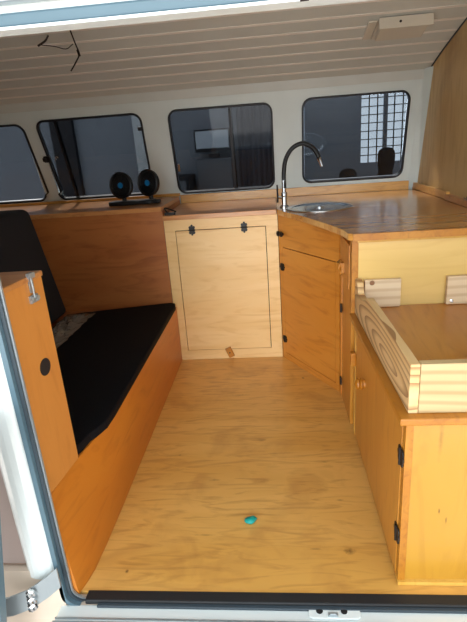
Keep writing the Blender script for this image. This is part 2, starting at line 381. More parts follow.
def framering(bm, x0, x1, z0, z1, r_, wdt, o0, o1):
    A_ = rrect(x0, x1, z0, z1, r_); B_ = rrect(x0+wdt, x1-wdt, z0+wdt, z1-wdt, max(r_-wdt, .01)); n = len(A_)
    rows = [[bm.verts.new(wpt(*q, o)) for q in P_] for P_, o in ((A_, o0), (A_, o1), (B_, o1), (B_, o0))]
    for a_, b_ in zip(rows, rows[1:]+rows[:1]):
        for k in range(n): bm.faces.new((a_[k], a_[(k+1) % n], b_[(k+1) % n], b_[k]))
def sheet(bm, pts, o0, o1):
    hexa(bm, [wpt(*q, o0) for q in pts], [wpt(*q, o1) for q in pts])
for i, (x0, x1, z0, z1) in enumerate(W):
    rt = bpy.data.objects.new('window_%d' % (i+1), None); C.objects.link(rt); rt.location = wpt((x0+x1)/2, z0)
    rt['kind'] = 'structure'
    bm = B(); framering(bm, x0-.006, x1+.006, z0-.006, z1+.006, rad+.006, .011, -.02, .008); obj('window_frame', bm, K['frame'], rt, smooth=False, bevel=.003)
    if i in (0, 3):
        bm = B(); sheet(bm, rrect(x0+.008, x1-.008, z0+.008, z1-.008, .03), -.012, -.008); obj('pane', bm, K['glass'], rt)
    else:
        sx_ = {1: x0+.11, 2: x0+.34, 3: x0+.30}[i]
        bm = B(); sheet(bm, [(x0+.003, z0+.002), (sx_+.01, z0+.002), (sx_+.01, z1-.002), (x0+.003, z1-.002)] if i != 1 else [(sx_-.01, z0+.002), (x1-.003, z0+.002), (x1-.003, z1-.002), (sx_-.01, z1-.002)], -.008, -.005); obj('pane', bm, K['glass'], rt)
        bm = B(); sheet(bm, [(sx_-.01, z0+.002), (x1-.003, z0+.002), (x1-.003, z1-.002), (sx_-.01, z1-.002)] if i != 1 else [(x0+.003, z0+.002), (sx_+.01, z0+.002), (sx_+.01, z1-.002), (x0+.003, z1-.002)], -.016, -.013); obj('pane', bm, K['glass'], rt)
        bm = B(); sheet(bm, [(sx_-.01, z0+.01), (sx_+.002, z0+.01), (sx_+.002, z1-.01), (sx_-.01, z1-.01)], -.013, -.004); obj('pane_edge', bm, K['frame'], rt)
    if i == 1:
        bm = B(); zc = (z0+z1)/2+.02
        obox(bm, wpt(x0-.002, zc, .016), (1, 0, 0), (0, -.24, .97), (0, -.97, -.24), .04, .035, .014); obox(bm, wpt(x0-.014, zc, .026), (1, 0, 0), (0, -.24, .97), (0, -.97, -.24), .022, .022, .012)
        obj('latch', bm, K['blackpl'], rt, bevel=.003)
        bm = B(); obox(bm, wpt(x1-.008, z1-.075, .014), (1, 0, 0), (0, -.24, .97), (0, -.97, -.24), .03, .022, .012); obj('latch', bm, K['blackpl'], rt, bevel=.003)
        bm = B(); tube(bm, [wpt(x0+.05+.008*math.cos(t_*.6), zc+.008*math.sin(t_*.6), .004) for t_ in range(8)], .0018, 6); obj('pull_ring', bm, K['chrome'], rt)
    if i == 2:
        bm = B(); obox(bm, wpt(x0+.02, z0+.15, .012), (1, 0, 0), (0, -.24, .97), (0, -.97, -.24), .012, .045, .012); obj('latch', bm, K['chrome'], rt, bevel=.003)

# side wall on the right: plywood partition (leaves a painted fillet at the back corner)
bm = B(); box(bm, .82, .85, .95, 2.93, .0, 1.62); struct('wall_right', bm, K['wallply'])
bm = B()
hexa(bm, [(.775, wy(.8)-.001, .8), (.821, wy(.8)-.001, .8), (.821, wy(.8)-.03, .8)], [(.79, wy(1.4)-.001, 1.4), (.821, wy(1.4)-.001, 1.4), (.821, wy(1.4)-.06, 1.4)])
struct('trim_3', bm, K['cream_paint'])
struct('wall_left', box(B(), -2.04, -2.0, .93, 2.95, -.2, 1.62), K['white'])
# dark line where partition meets roof
bm = B(); tube(bm, [(.817, q.y, q.z-.004) for q in RP if q.y > 1.9], .0035, 6); struct('trim_4', bm, K['sealdark'])

# door opening body: header, left pillar, right pillar, rocker
bm = B(); hexa(bm, [(-2.04, .905, 1.335), (1.3, .905, 1.335), (1.3, .95, 1.335), (-2.04, .95, 1.335)], [(-2.04, .905, 1.62), (1.3, .905, 1.62), (1.3, .95, 1.62), (-2.04, .95, 1.62)]); struct('wall_front_header', bm, K['body'])
bm = B(); hexa(bm, [(-2.04, .88, 1.347), (1.3, .88, 1.347), (1.3, .906, 1.347), (-2.04, .906, 1.347)], [(-2.04, .87, 1.40), (1.3, .87, 1.40), (1.3, .906, 1.40), (-2.04, .906, 1.40)]); struct('trim_5', bm, K['alu'], bevel=.004)
# left pillar: bulged white section
bm = B(); pts = []
for k in range(9):
    t_ = math.pi*k/8; pts.append((-.632-.040*math.cos(t_), .915-.022*math.sin(t_)))
prism(bm, pts, .085, 1.36); struct('wall_front_left_pillar', bm, K['body'], smooth=False)
struct('wall_front_left', box(B(), -2.04, -.668, .915, .94, .115, 1.40), K['jambreflect'])
struct('wall_front_lower', box(B(), -2.04, -.585, .90, .93, -.40, .105), K['rocker'])
struct('wall_front_right', box(B(), .95, 1.3, .88, .95, -.45, 1.40), K['body'])
# sill
bm = B(); box(bm, -.60, .98, .80, .905, -.05, -.012); struct('trim_6', bm, K['body'], bevel=.004)
bm = B(); box(bm, -.60, .98, .842, .852, -.013, -.004); box(bm, -.6, .98, .862, .866, -.0125, -.009); struct('trim_7', bm, K['alu'])
struct('wall_front_rocker', box(B(), -.60, .98, .90, .935, -.45, -.013), K['rocker'])

# ================================================================ DOOR SEALS
def arc_path(x_in, z_top, off):
    """left side + bottom of the opening as one path with a rounded lower corner"""
    r_ = .035; pts = []
    x = x_in-off; zb = -.006-off*.35
    pts.append((x, 1.31)); pts.append((x, r_+zb))
    for k in range(1, 8):
        t_ = math.pi/2*k/8; pts.append((x+r_*(1-math.cos(t_)), zb+r_*(1-math.sin(t_))))
    pts.append((x+r_, zb))
    return pts
def seal(bm, off0, off1, y0, y1, mi=0):
    A_ = arc_path(-.568, 0, off0); B_ = arc_path(-.568, 0, off1)
    for i in range(len(A_)-1):
        q = [A_[i], A_[i+1], B_[i+1], B_[i]]
        hexa(bm, [(x, y0, z) for x, z in q], [(x, y1, z) for x, z in q], mi)
t_ = thing('door_seal', 'blue grey rubber seal with thin white lip running down the left edge of the doorway', 'door seal', (-.58, .9, .0))
bm = B(); seal(bm, .005, .013, .911, .923); obj('seal_channel', bm, K['sealdark'], t_)
bm = B(); seal(bm, .014, .026, .900, .923); obj('seal_bulb', bm, K['seal'], t_)
bm = B(); seal(bm, .026, .034, .905, .923); obj('seal_channel', bm, K['sealdark'], t_)
bm = B(); seal(bm, .001, .005, .917, .923); obj('lip', bm, K['alu'], t_)['label'] = 'thin pale metal lip'
t_ = thing('door_seal', 'blue grey rubber seal along the top edge of the doorway, with chipped white lip', 'door seal', (0, .9, 1.31))
bm = B(); box(bm, -2.0, .98, .895, .93, 1.3125, 1.335); obj('seal_bulb', bm, K['seal'], t_, bevel=.004)
bm = B(); box(bm, -2.0, .98, .888, .93, 1.308, 1.3125); obj('lip', bm, K['body'], t_)['label'] = 'thin white metal lip'
bm = B()
for x, w_ in ((.055, .014), (.085, .02), (.115, .008)): box(bm, x, x+w_, .886, .889, 1.307, 1.3135)
obj('rust_chip', bm, K['dark'], t_)
t_ = thing('threshold_strip', 'black rubber strip along the front edge of the plywood floor', 'threshold strip', (0, .92, -.012))
bm = B(); box(bm, -.535, .95, .904, .936, -.012, .003); obj('rubber_lip', bm, K['rubber'], t_, bevel=.003)
bm = B(); box(bm, -.50, .95, .894, .905, -.012, -.004); obj('inner_step', bm, K['sealdark'], t_, bevel=.002)

# latch striker on the sill
t_ = thing('striker_plate', 'white painted latch striker plate with two black holes on the door sill', 'striker plate', (.11, .885, -.012))
bm = B(); pts = rrect(.045, .172, .872, .9035, .012, 4); prism(bm, pts, -.0119, -.006)
obj('plate', bm, K['body'], t_, bevel=.002)
for x in (.072, .132):
    bm = B(); lathe(bm, (x, .891, -.0062), (0, 0, 1), [(.0075, 0), (.0085, .0015), (.004, .002), (0, .0016)], 12); obj('bolt_hole', bm, K['rubber'], t_)
bm = B(); box(bm, .092, .116, .876, .886, -.006, -.002); box(bm, .096, .112, .877, .882, -.002, .002); obj('catch', bm, K['alu'], t_, bevel=.001)

# check bracket at lower left
t_ = thing('door_check_bracket', 'grey steel bracket with chrome bolts at the lower left of the doorway', 'bracket', (-.64, .86, .07))
bm = B(); P0 = [(-.735, .85, .035), (-.70, .848, .043), (-.65, .855, .060), (-.605, .868, .085), (-.575, .880, .105)]
for q0, q1 in zip(P0, P0[1:]):
    hexa(bm, [(q0[0], q0[1], q0[2]-.030), (q1[0], q1[1], q1[2]-.030), (q1[0], q1[1]+.004, q1[2]-.030), (q0[0], q0[1]+.004, q0[2]-.030)],
         [(q0[0], q0[1], q0[2]+.030), (q1[0], q1[1], q1[2]+.030), (q1[0], q1[1]+.004, q1[2]+.030), (q0[0], q0[1]+.004, q0[2]+.030)])
obj('strap', bm, K['alu'], t_)
for dz in (-.022, 0, .022):
    bm = B(); lathe(bm, (-.640+dz*.1, .855, .064+dz), (0, -1, 0), [(.013, 0), (.013, .006), (.008, .008), (.008, .013), (0, .014)], 6); obj('bolt', bm, K['chrome'], t_)
# edge of the opened door at the far left
t_ = thing('sliding_door_edge', 'blue grey edge of the opened door at the bottom left corner', 'door', (-.72, .8, -.2))
bm = B(); hexa(bm, [(-.80, .78, -.35), (-0.758, .78, -.35), (-0.758, .80, -.35), (-.80, .80, -.35)], [(-.80, .78, .6), (-0.582, .78, .6), (-0.582, .80, .6), (-.80, .80, .6)])
bmesh.ops.translate(bm, verts=bm.verts, vec=(-.0, 0, 0)); obj('door_skin', bm, K['sealdark'], t_)
bm = B(); hexa(bm, [(-0.762, .775, -.35), (-0.754, .775, -.35), (-0.754, .80, -.35), (-0.762, .80, -.35)], [(-0.586, .775, .6), (-0.578, .775, .6), (-0.578, .80, .6), (-0.586, .80, .6)])
obj('edge_seal', bm, K['seal'], t_)

# ================================================================ BACK CABINETS
def hinge(parent, o, u, v, n, L_=.045, W_=.022, mat='iron'):
    """small black butterfly hinge: two leaves and a knuckle; u across, v along the pin"""
    o, u, v, n = map(Vector, (o, u, v, n)); bm = B()
    for s in (-1, 1):
        for k in (-1, 1):
            lathe(bm, o+u*s*W_*.36+v*k*L_*.26, n, [(L_*.22, 0), (L_*.22, .0025), (L_*.10, .003), (L_*.08, .0018), (0, .0018)], 12)
        lathe(bm, o+u*s*W_*.62, n, [(L_*.16, 0), (L_*.16, .0025), (0, .003)], 12)
        obox(bm, o+u*s*W_*.25+n*.0015, u, v, n, W_*.5, L_*.8, .003)
    tube(bm, [o-v*L_/2+n*.003, o+v*L_/2+n*.003], .0035, 8)
    return obj('hinge', bm, K[mat], parent)
def panel_with_hole(bm, x0, x1, z0, z1, hx0, hx1, hz0, hz1, y0, y1):
    box(bm, x0, hx0, y0, y1, z0, z1); box(bm, hx1, x1, y0, y1, z0, z1)
    box(bm, hx0, hx1, y0, y1, z0, hz0); box(bm, hx0, hx1, y0, y1, hz1, z1)
t_ = thing('storage_cabinet', 'pale plywood cabinet with a hatch on two black hinges at the far end of aisle', 'cabinet', (-.27, 2.385, 0))
bm = B(); box(bm, -.545, .010, 2.40, 2.90, 0.001, .76); obj('carcass', bm, K['dark'], t_)
bm = B(); panel_with_hole(bm, -.551, .016, .001, .765, -.498, -.042, .055, .712, 2.385, 2.3995); obj('face_frame', bm, K['hatch'], t_)
bm = B(); box(bm, -.4945, -.0455, 2.3835, 2.3985, .0585, .7085); hd = obj('hatch_door', bm, K['hatch'], t_)
for x in (-.412, -.150): hinge(hd, (x, 2.3835, .711), (0, 0, 1), (1, 0, 0), (0, -1, 0), .034, .036)
bm = B(); obox(bm, (-.268, 2.377, .040), (.92, 0, .38), (-.38, 0, .92), (0, -1, 0), .032, .058, .012); obj('turn_button', bm, K['knob'], t_, bevel=.003)
bm = B(); lathe(bm, (-.268, 2.371, .040), (0, -1, 0), [(.004, 0), (.004, .002), (0, .0025)], 8); obj('screw', bm, K['iron'], t_)
# brown side cabinet behind the bench
t_ = thing('storage_cabinet', 'brown plywood cabinet behind the bench carrying the twin fan', 'cabinet', (-1.0, 2.385, 0))
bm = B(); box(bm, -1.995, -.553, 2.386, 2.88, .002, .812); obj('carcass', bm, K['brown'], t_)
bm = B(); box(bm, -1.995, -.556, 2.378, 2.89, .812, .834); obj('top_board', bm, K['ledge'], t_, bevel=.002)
# ledge over hatch cabinet
bm = B(); box(bm, -.552, .012, 2.372, 2.915, .766, .790); tag(obj('ledge_board', bm, K['ledge'], loc=(-.27, 2.6, .766), bevel=.002), 'brown varnished ledge board on top of the pale hatch cabinet', 'worktop')
# backsplash boards
bm = B(); box(bm, -.552, .775, 2.902, 2.924, .790, .838); tag(obj('backsplash', bm, K['strip'], loc=(.1, 2.91, .79), bevel=.002), 'orange pine backsplash strip along the back wall under the two right windows', 'backsplash')
bm = B(); box(bm, -1.995, -.553, 2.892, 2.918, .8345, .850); tag(obj('backsplash', bm, K['strip'], loc=(-1., 2.9, .834), bevel=.002), 'thin wooden strip along the back wall behind the twin fan', 'backsplash')

# ---- corner sink cabinet
A0 = Vector((.0185, 2.385, 0)); A1 = Vector((.262, 1.983, 0)); U = (A1-A0).normalized(); LN = (A1-A0).length
Nn = Vector((U.y, -U.x, 0)); Nn = Nn if Nn.y < 0 else -Nn        # facing the aisle
Zv = Vector((0, 0, 1))
t_ = thing('sink_cabinet', 'amber plywood corner cabinet under the sink with an angled door', 'cabinet', (.25, 2.2, 0))
I0 = A0-Nn*.0156; I1 = A1-Nn*.0156
bm = B(); prism(bm, [(I0.x+.004, I0.y), (I1.x+.014, I1.y), (.287, 1.72), (.815, 1.72), (.815, 2.90), (.0195, 2.90)], .001, .763); obj('carcass', bm, K['dark'], t_)
def dpan(bm, s0, s1, z0, z1, o0=0, o1=-.015):
    q = [A0+U*s0+Nn*o0, A0+U*s1+Nn*o0, A0+U*s1+Nn*o1, A0+U*s0+Nn*o1]
    hexa(bm, [(v.x, v.y, z0) for v in q], [(v.x, v.y, z1) for v in q])
hs0, hs1, hz0, hz1 = .030, LN-.022, .035, .607
bm = B(); dpan(bm, 0, hs0, .001, .765); dpan(bm, hs1, LN, .001, .765); dpan(bm, hs0, hs1, .001, hz0); dpan(bm, hs0, hs1, hz1, .765)
obj('face_frame', bm, K['sink'], t_)
bm = B(); dpan(bm, hs0+.004, hs1-.003, hz0+.004, hz1-.004, .001, -.0145); sd = obj('door', bm, K['sink'], t_)
for z in (.505, .115): hinge(sd, A0+U*(hs0-.002)+Zv*z+Nn*.001, U, Zv, Nn, .038, .026)
for s in (.012, .040):
    bm = B(); c_ = A0+U*s+Zv*.672; lathe(bm, c_, Nn, [(.007, 0), (.007, .004), (.013, .008), (.013, .013), (0, .016)], 14); obj('knob', bm, K['iron'], t_, smooth=False)
# narrow face looking across the aisle: drawer above, stile and panel below
bm = B(); box(bm, .268, .285, 1.955, 1.981, .001, .765); obj('corner_post', bm, K['sink'], t_)
bm = B(); box(bm, .2715, .285, 1.715, 1.954, .001, .560); box(bm, .2715, .285, 1.715, 1.954, .738, .765); obj('side_panel', bm, K['side'], t_)
bm = B(); box(bm, .262, .284, 1.722, 1.950, .568, .732); dr = obj('drawer', bm, K['sink'], t_, bevel=.002)
bm = B(); box(bm, .250, .262, 1.835, 1.865, .600, .640); tube(bm, [(.252, 1.85, .64), (.243, 1.85, .615), (.252, 1.85, .595)], .006, 8); obj('latch', bm, K['knob'], dr)
bm = B(); tube(bm, [(.250, 1.845, .652), (.240, 1.855, .640), (.250, 1.865, .634)], .004, 6); obj('catch', bm, K['chrome'], dr)
for z in (.418, .075): hinge(t_, Vector((.268, 1.951, z)), (0, 1, 0), Zv, (-1, 0, 0), .038, .026)
# front panel facing the doorway, above the bed platform
bm = B(); box(bm, .287, .815, 1.672, 1.688, .001, .765); obj('front_panel', bm, K['cream'], t_)
bm = B(); box(bm, .264, .2865, 1.668, 1.712, .50, .765); obj('corner_post', bm, K['mould'], t_, bevel=.001)
bm = B(); box(bm, .283, .815, 1.664, 1.672, .752, .765); obj('top_rail', bm, K['edge'], t_)

# ---- worktop with curved edge
edge = spline([(.0135, 2.375, 0), (.050, 2.262, 0), (.111, 2.125, 0), (.165, 1.97, 0), (.205, 1.85, 0), (.236, 1.735, 0), (.247, 1.645, 0)], 5)
poly = [(q.x, q.y) for q in edge]+[(.262, 1.632), (.817, 1.632), (.817, 2.90), (.0135, 2.90)]
t_ = thing('worktop', 'glossy laminated wooden worktop with curved front edge around the round sink', 'worktop', (.45, 2.2, .766))
bm = B(); prism(bm, poly, .766, .790); obj('board', bm, K['top'], t_, bevel=.002)
bm = B(); box(bm, .262, .817, 1.626, 1.632, .766, .7895); obj('edge_strip', bm, K['mould'], t_)
# right wall strip
t_ = thing('wall_strip', 'wooden upstand strip at the foot of the right plywood wall', 'wooden strip', (.80, 2.3, .79))
bm = B(); box(bm, .800, .8195, 2.36, 2.925, .791, .826); obj('strip', bm, K['strip'], t_, bevel=.002)
bm = B(); box(bm, .790, .8195, 1.66, 2.35, .791, .815); obj('flap_board', bm, K['ledge'], t_, bevel=.002)
bm = B(); box(bm, .800, .816, 2.02, 2.14, .815, .823); box(bm, .803, .812, 2.04, 2.06, .823, .830); box(bm, .803, .812, 2.09, 2.12, .823, .829); obj('hinge', bm, K['steel'], t_, bevel=.001)

# ---- sink and tap
SX, SY, SR = .215, 2.35, .160
t_ = thing('sink', 'round stainless steel sink set into the worktop', 'sink', (SX, SY, .79))
bm = B(); lathe(bm, (SX, SY, .7901), (0, 0, 1), [(SR, 0), (SR, .003), (SR-.006, .0055), (SR-.02, .005), (SR-.03, .002), (SR-.036, -.0), (SR-.045, .0005), (.05, .0008), (0, .0009)], 40)
obj('bowl', bm, K['steel'], t_, smooth=True)
bm = B(); lathe(bm, (SX, SY, .7925), (0, 0, 1), [(.022, 0), (.022, .003), (.012, .002), (0, .0022)], 20); obj('drain', bm, K['chrome'], t_)
TX, TY = .054, 2.44
t_ = thing('faucet', 'tall tap with black flexible hose and chrome base beside the sink', 'faucet', (TX, TY, .79))
bm = B(); lathe(bm, (TX, TY, .79), (0, 0, 1), [(.022, 0), (.022, .006), (.014, .010), (.013, .05), (.015, .055), (.015, .068), (.010, .072), (.010, .13), (.0, .131)], 16); obj('base', bm, K['chrome'], t_, smooth=False)
bm = B(); tube(bm, [(TX, TY, .835), (TX-.030, TY-.004, .840)], .007, 8); obj('valve', bm, K['chrome'], t_)
bm = B(); tube(bm, [(TX-.034, TY-.004, .815), (TX-.032, TY-.004, .84), (TX-.033, TY-.004, .90)], [.006, .005, .004], 8); obj('lever', bm, K['iron'], t_)
def at(px, py, y):
    v = right*(px-PC[0])+down*(py-PC[1])+fwd*F
    return Vector((0, 0, H))+v*(y/v.y)
ys = TY
hp = spline([at(284.3, 188, ys), at(283.8, 174, ys), at(285.5, 160, ys-.01), at(292, 148.5, ys-.02), at(302, 143.5, ys-.03), at(311, 146.5, ys-.04), at(316.5, 152.5, ys-.05), at(319, 158, ys-.055)], 5)
bm = B(); tube(bm, hp, .0108, 10); obj('hose', bm, K['blackpl'], t_, smooth=True)
bm = B(); q0, q1 = at(318.8, 157.5, ys-.055), at(321.8, 166.5, ys-.06); tube(bm, [q0, q0.lerp(q1, .3), q0.lerp(q1, .32), q1], [.0095, .0095, .0075, .0065], 10); obj('nozzle', bm, K['chrome'], t_)

# ================================================================ BED PLATFORM (right)
t_ = thing('platform_cabinet', 'yellow plywood cabinet at the right of the doorway with a side door onto the aisle', 'cabinet', (.55, 1.3, 0))
bm = B(); box(bm, .296, .815, .99, 1.660, .001, .475); obj('carcass', bm, K['dark'], t_)
bm = B(); box(bm, .297, .815, .972, .989, .012, .478); obj('front_panel', bm, K['yellow'], t_)
bm = B(); box(bm, .278, .815, .962, .989, .001, .012); obj('floor_batten', bm, K['edge'], t_)
bm = B(); box(bm, .279, .2965, .968, .989, .012, .478); obj('corner_stile', bm, K['mould'], t_, bevel=.001)
bm = B(); box(bm, .2765, .295, 1.640, 1.664, .001, .478); obj('end_stile', bm, K['edge'], t_, bevel=.001)
bm = B(); box(bm, .2775, .2955, .993, 1.636, .010, .470); dd = obj('door', bm, K['side'], t_, bevel=.0015)
for z in (.375, .145): hinge(t_, Vector((.2775, .991, z)), (0, 1, 0), Zv, (-1, 0, 0), .048, .030)
bm = B(); lathe(bm, (.2775, 1.46, .318), (-1, 0, 0), [(.016, 0), (.014, .006), (.020, .010), (.020, .014), (.014, .017), (.019, .021), (.018, .026), (.010, .031), (0, .033)], 18); obj('knob', bm, K['knob'], dd, smooth=False)
bm = B(); box(bm, .258, .2775, 1.628, 1.655, .300, .352); obj('turn_button', bm, K['knob'], t_, bevel=.004)
# top board with moulded edge
poly = [(.262, .955), (.817, .955), (.817, 1.663), (.256, 1.663)]
bm = B(); prism(bm, poly, .4785, .497); obj('top_board', bm, K['mould'], t_, bevel=.004, seg=3)

# bed box: pine rims around a brown ply base
t_ = thing('bed_box', 'open tray of striped raw pine boards with brown plywood base on the right cabinet', 'bed box', (.55, 1.3, .497))
bm = B(); box(bm, .306, .8165, 1.0, 1.664, .4975, .520); obj('base_board', bm, K['tray'], t_)
bm = B()
prof2 = [(.978, .4975), (.978, .620), (1.46, .618), (1.49, .600), (1.55, .583), (1.605, .588), (1.63, .620), (1.664, .626), (1.664, .4975)]
hexa(bm, [(.284-(y-.978)*.012, y, z) for y, z in prof2], [(.3055-(y-.978)*.012, y, z) for y, z in prof2]); obj('rim_board', bm, K['pine'], t_, bevel=.0015)['label'] = 'swirling grained pine side board'
bm = B(); box(bm, .3065, .8165, .978, .9995, .4975, .620); obj('rim_board', bm, K['pinex'], t_, bevel=.0015)['label'] = 'straight grained pine front board'
# pale blocks fixed to the cream panel
def block(x0, x1, z0, z1, lab):
    z0 += .0
    t_ = thing('pine_block', lab, 'wooden block', ((x0+x1)/2, 1.66, z0), 'pine blocks on the cream panel')
    bm = B(); box(bm, x0, x1, 1.645, 1.6635, z0, z1); obj('board', bm, K['block'], t_, bevel=.0015)
    return t_
b1 = block(.3065, .430, .5215, .622, 'pale pine block with a knot behind the corner of the striped side board')
bm = B(); lathe(bm, (.331, 1.645, .612), (0, -1, 0), [(.009, 0), (.008, .001), (.004, .0012), (0, .001)], 14); obj('knot', bm, K['knotbrown'], b1)
b2 = block(.586, .735, .5215, .622, 'pale pine block with a silver screw at the right edge of the photo')
bm = B(); lathe(bm, (.604, 1.645, .534), (0, -1, 0), [(.006, 0), (.006, .002), (.003, .003), (.003, .001), (0, .001)], 10); obj('screw', bm, K['chrome'], b2)

# ================================================================ BENCH (left)
t_ = thing('bench', 'long low orange plywood bench along the left of the aisle', 'bench', (-.8, 1.6, 0))
bm = B(); S_ = [(.925, -.557, -.583), (.96, -.548, -.580), (1.00, -.541, -.577), (1.09, -.537, -.568), (1.17, -.536, -.556), (1.235, -.535, -.535), (2.384, -.535, -.535)]
for (ya, xb, xt), (yb, xb2, xt2) in zip(S_, S_[1:]):
    for k in range(6):
        l0, l1 = k/6, (k+1)/6; z0, z1 = .001+.308*l0, .001+.308*l1
        g0 = lambda a_, b_, l: a_+(b_-a_)*l
        q = [(g0(xb, xt, l0), ya, z0), (g0(xb2, xt2, l0), yb, z0), (g0(xb2, xt2, l1), yb, z1), (g0(xb, xt, l1), ya, z1)]
        bm.faces.new([bm.verts.new(v) for v in q]); bm.faces.new([bm.verts.new((v[0]-.014, v[1], v[2])) for v in reversed(q)])
        if k in (0, 5):
            e0, e1 = (q[0], q[1]) if k == 0 else (q[3], q[2])
            bm.faces.new([bm.verts.new(v) for v in (e0, e1, (e1[0]-.014, e1[1], e1[2]), (e0[0]-.014, e0[1], e0[2]))])
        if ya == .925: bm.faces.new([bm.verts.new(v) for v in (q[0], q[3], (q[3][0]-.014, ya, z1), (q[0][0]-.014, ya, z0))])
bmesh.ops.remove_doubles(bm, verts=bm.verts, dist=1e-5)
obj('side_panel', bm, K['bench'], t_, smooth=True)
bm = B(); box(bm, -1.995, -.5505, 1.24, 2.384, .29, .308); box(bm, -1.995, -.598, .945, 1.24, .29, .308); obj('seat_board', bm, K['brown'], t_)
bm = B(); box(bm, -1.995, -.60, .93, .944, .001, .29); obj('end_panel', bm, K['bench'], t_)
# near storage box standing on the bench
Y0 = .928
t_ = thing('storage_box', 'tall orange plywood box on the near end of the bench with a round finger hole', 'storage box', (-.85, 1.0, .309))
fx = lambda y: -.584+(y-.93)*.10
bm = B(); hexa(bm, [(-1.3, Y0, .3095), (fx(Y0), Y0, .3095), (fx(1.09), 1.09, .3095), (-1.3, 1.09, .3095)], [(-1.3, Y0, .832), (fx(Y0), Y0, .832), (fx(1.09), 1.09, .832), (-1.3, 1.09, .832)]); obj('body', bm, K['box'], t_)
bm = B(); hexa(bm, [(-1.3, Y0, .8325), (fx(Y0)+.004, Y0, .8325), (fx(1.09)+.004, 1.094, .8325), (-1.3, 1.094, .8325)], [(-1.3, Y0, .846), (fx(Y0)+.004, Y0, .846), (fx(1.09)+.004, 1.094, .846), (-1.3, 1.094, .846)]); obj('lid', bm, K['ledge'], t_, bevel=.003)
fn = Vector((1, -.13, 0)).normalized(); fu = Vector((.13, 1, 0)).normalized()
c_ = Vector((fx(1.03), 1.03, .618)); bm = B(); lathe(bm, c_, fn, [(.022, -.004), (.022, .0008), (.018, .0012), (0, .0004)], 24); obj('finger_hole', bm, K['dark'], t_)
c_ = Vector((fx(1.04), 1.04, .815)); bm = B()
obox(bm, c_+fn*.003+Zv*.012, fu, Zv, fn, .014, .040, .004); obox(bm, c_+fn*.006+Zv*.032, fu, Zv, fn, .020, .012, .010); obox(bm, c_+fn*.003-Zv*.024, fu, Zv, fn, .030, .018, .005)
for s in (-1, 1): lathe(bm, c_+fn*.004-Zv*.024+fu*.009*s, fn, [(.007, 0), (.007, .005), (0, .006)], 10)
tube(bm, [c_+fn*.008+Zv*.03-fu*.005, c_+fn*.010-fu*.006, c_+fn*.008-Zv*.02-fu*.004], .0022, 6)
obj('latch', bm, K['alu'], t_)
# mat
bm = B(); pts = [(-1.075, 1.095), (-.572, 1.095), (-.566, 1.120), (-.560, 1.165), (-.545, 1.195), (-.531, 1.235), (-.528, 1.30), (-.528, 2.33), (-.535, 2.362), (-.56, 2.374), (-.60, 2.368), (-1.02, 2.27), (-1.075, 2.25)]
prism(bm, pts, .3095, .338)
o = obj('bench_mat', bm, K['blackfab'], loc=(-.8, 1.7, .3095), bevel=.005, seg=3); tag(o, 'flat black vinyl mat covering the bench seat', 'mat')
# backrest cushion
bm = B(); q = [(-1.24, 1.25), (-1.082, 1.25), (-1.082, 2.29), (-1.24, 2.29)]
hexa(bm, [(x, y, .335) for x, y in q], [(x-.055, y-.085 if y > 2 else y, .885) for x, y in q])
o = obj('backrest_cushion', bm, K['cushion'], loc=(-1.15, 1.8, .335), bevel=.045, seg=5, smooth=True)
o.modifiers['bevel'].width = .03
tag(o, 'black upholstered backrest cushion standing upright at the left end of the bench', 'cushion')
# crumpled clear bag between mat and backrest
bm = B(); nx, ny = 14, 22; g_ = []
for i in range(nx):
    row = []
    for j in range(ny):
        x = -1.07+.14*i/(nx-1)+random.uniform(-.006, .006); y = 1.78+.46*j/(ny-1)+random.uniform(-.01, .01)
        ed = min(i, nx-1-i, 4)/4*min(j, ny-1-j, 4)/4
        row.append(bm.verts.new((x, y, .3405+ed*(.014+random.uniform(-.007, .014)))))
    g_.append(row)
for i in range(nx-1):
    for j in range(ny-1): bm.faces.new((g_[i][j], g_[i+1][j], g_[i+1][j+1], g_[i][j+1]))
o = obj('plastic_bag', bm, K['bag'], loc=(-1.0, 2.0, .335)); tag(o, 'crumpled translucent plastic bag on the mat beside the backrest', 'plastic bag')
md = o.modifiers.new('thick', 'SOLIDIFY'); md.thickness = .001

# ================================================================ SMALL THINGS
# twin fan
t_ = thing('desk_fan', 'black twin-head fan standing on the brown cabinet below the second window', 'fan', (-.78, 2.58, .834))
bm = B(); pts = rrect(-.880, -.625, 2.54, 2.62, .03, 4); prism(bm, pts, .8345, .856); box(bm, -.66, -.60, 2.555, 2.60, .8345, .853); obj('base', bm, K['blackpl'], t_, bevel=.006, seg=3)
for (cx, cz) in ((-.795, .938), (-.648, .942)):
    fa = Vector((-.30 if cx < -.7 else -.50, -1, .10)).normalized(); c_ = Vector((cx, 2.565, cz))
    bm = B(); tube(bm, [Vector((cx, 2.58, .856)), Vector((cx, 2.585, .885))], .012, 8); lathe(bm, c_-fa*.016, fa, [(.036, -.03), (.056, -.006), (.066, .006), (.069, .016), (.069, .028), (.063, .032), (.060, .029), (.058, .010), (0, .008)], 28)
    hd = obj('fan_head', bm, K['blackpl'], t_)
    u_ = fa.orthogonal().normalized(); v_ = fa.cross(u_)
    bm = B()
    for rr in (.022, .034, .046, .058): tube(bm, [c_+fa*.012+(u_*math.cos(k*math.pi/12)+v_*math.sin(k*math.pi/12))*rr for k in range(25)], .0012, 5)
    for k in range(12): d_ = u_*math.cos(k*math.pi/6)+v_*math.sin(k*math.pi/6); tube(bm, [c_+fa*.012+d_*.012, c_+fa*.012+d_*.061], .0012, 5)
    obj('grille', bm, K['blackpl'], hd)
    bm = B(); lathe(bm, c_+fa*.010, fa, [(.015, 0), (.015, .005), (0, .007)], 16); obj('hub', bm, K['bluepl'], hd)['label'] = 'hub coloured blue for its glint'
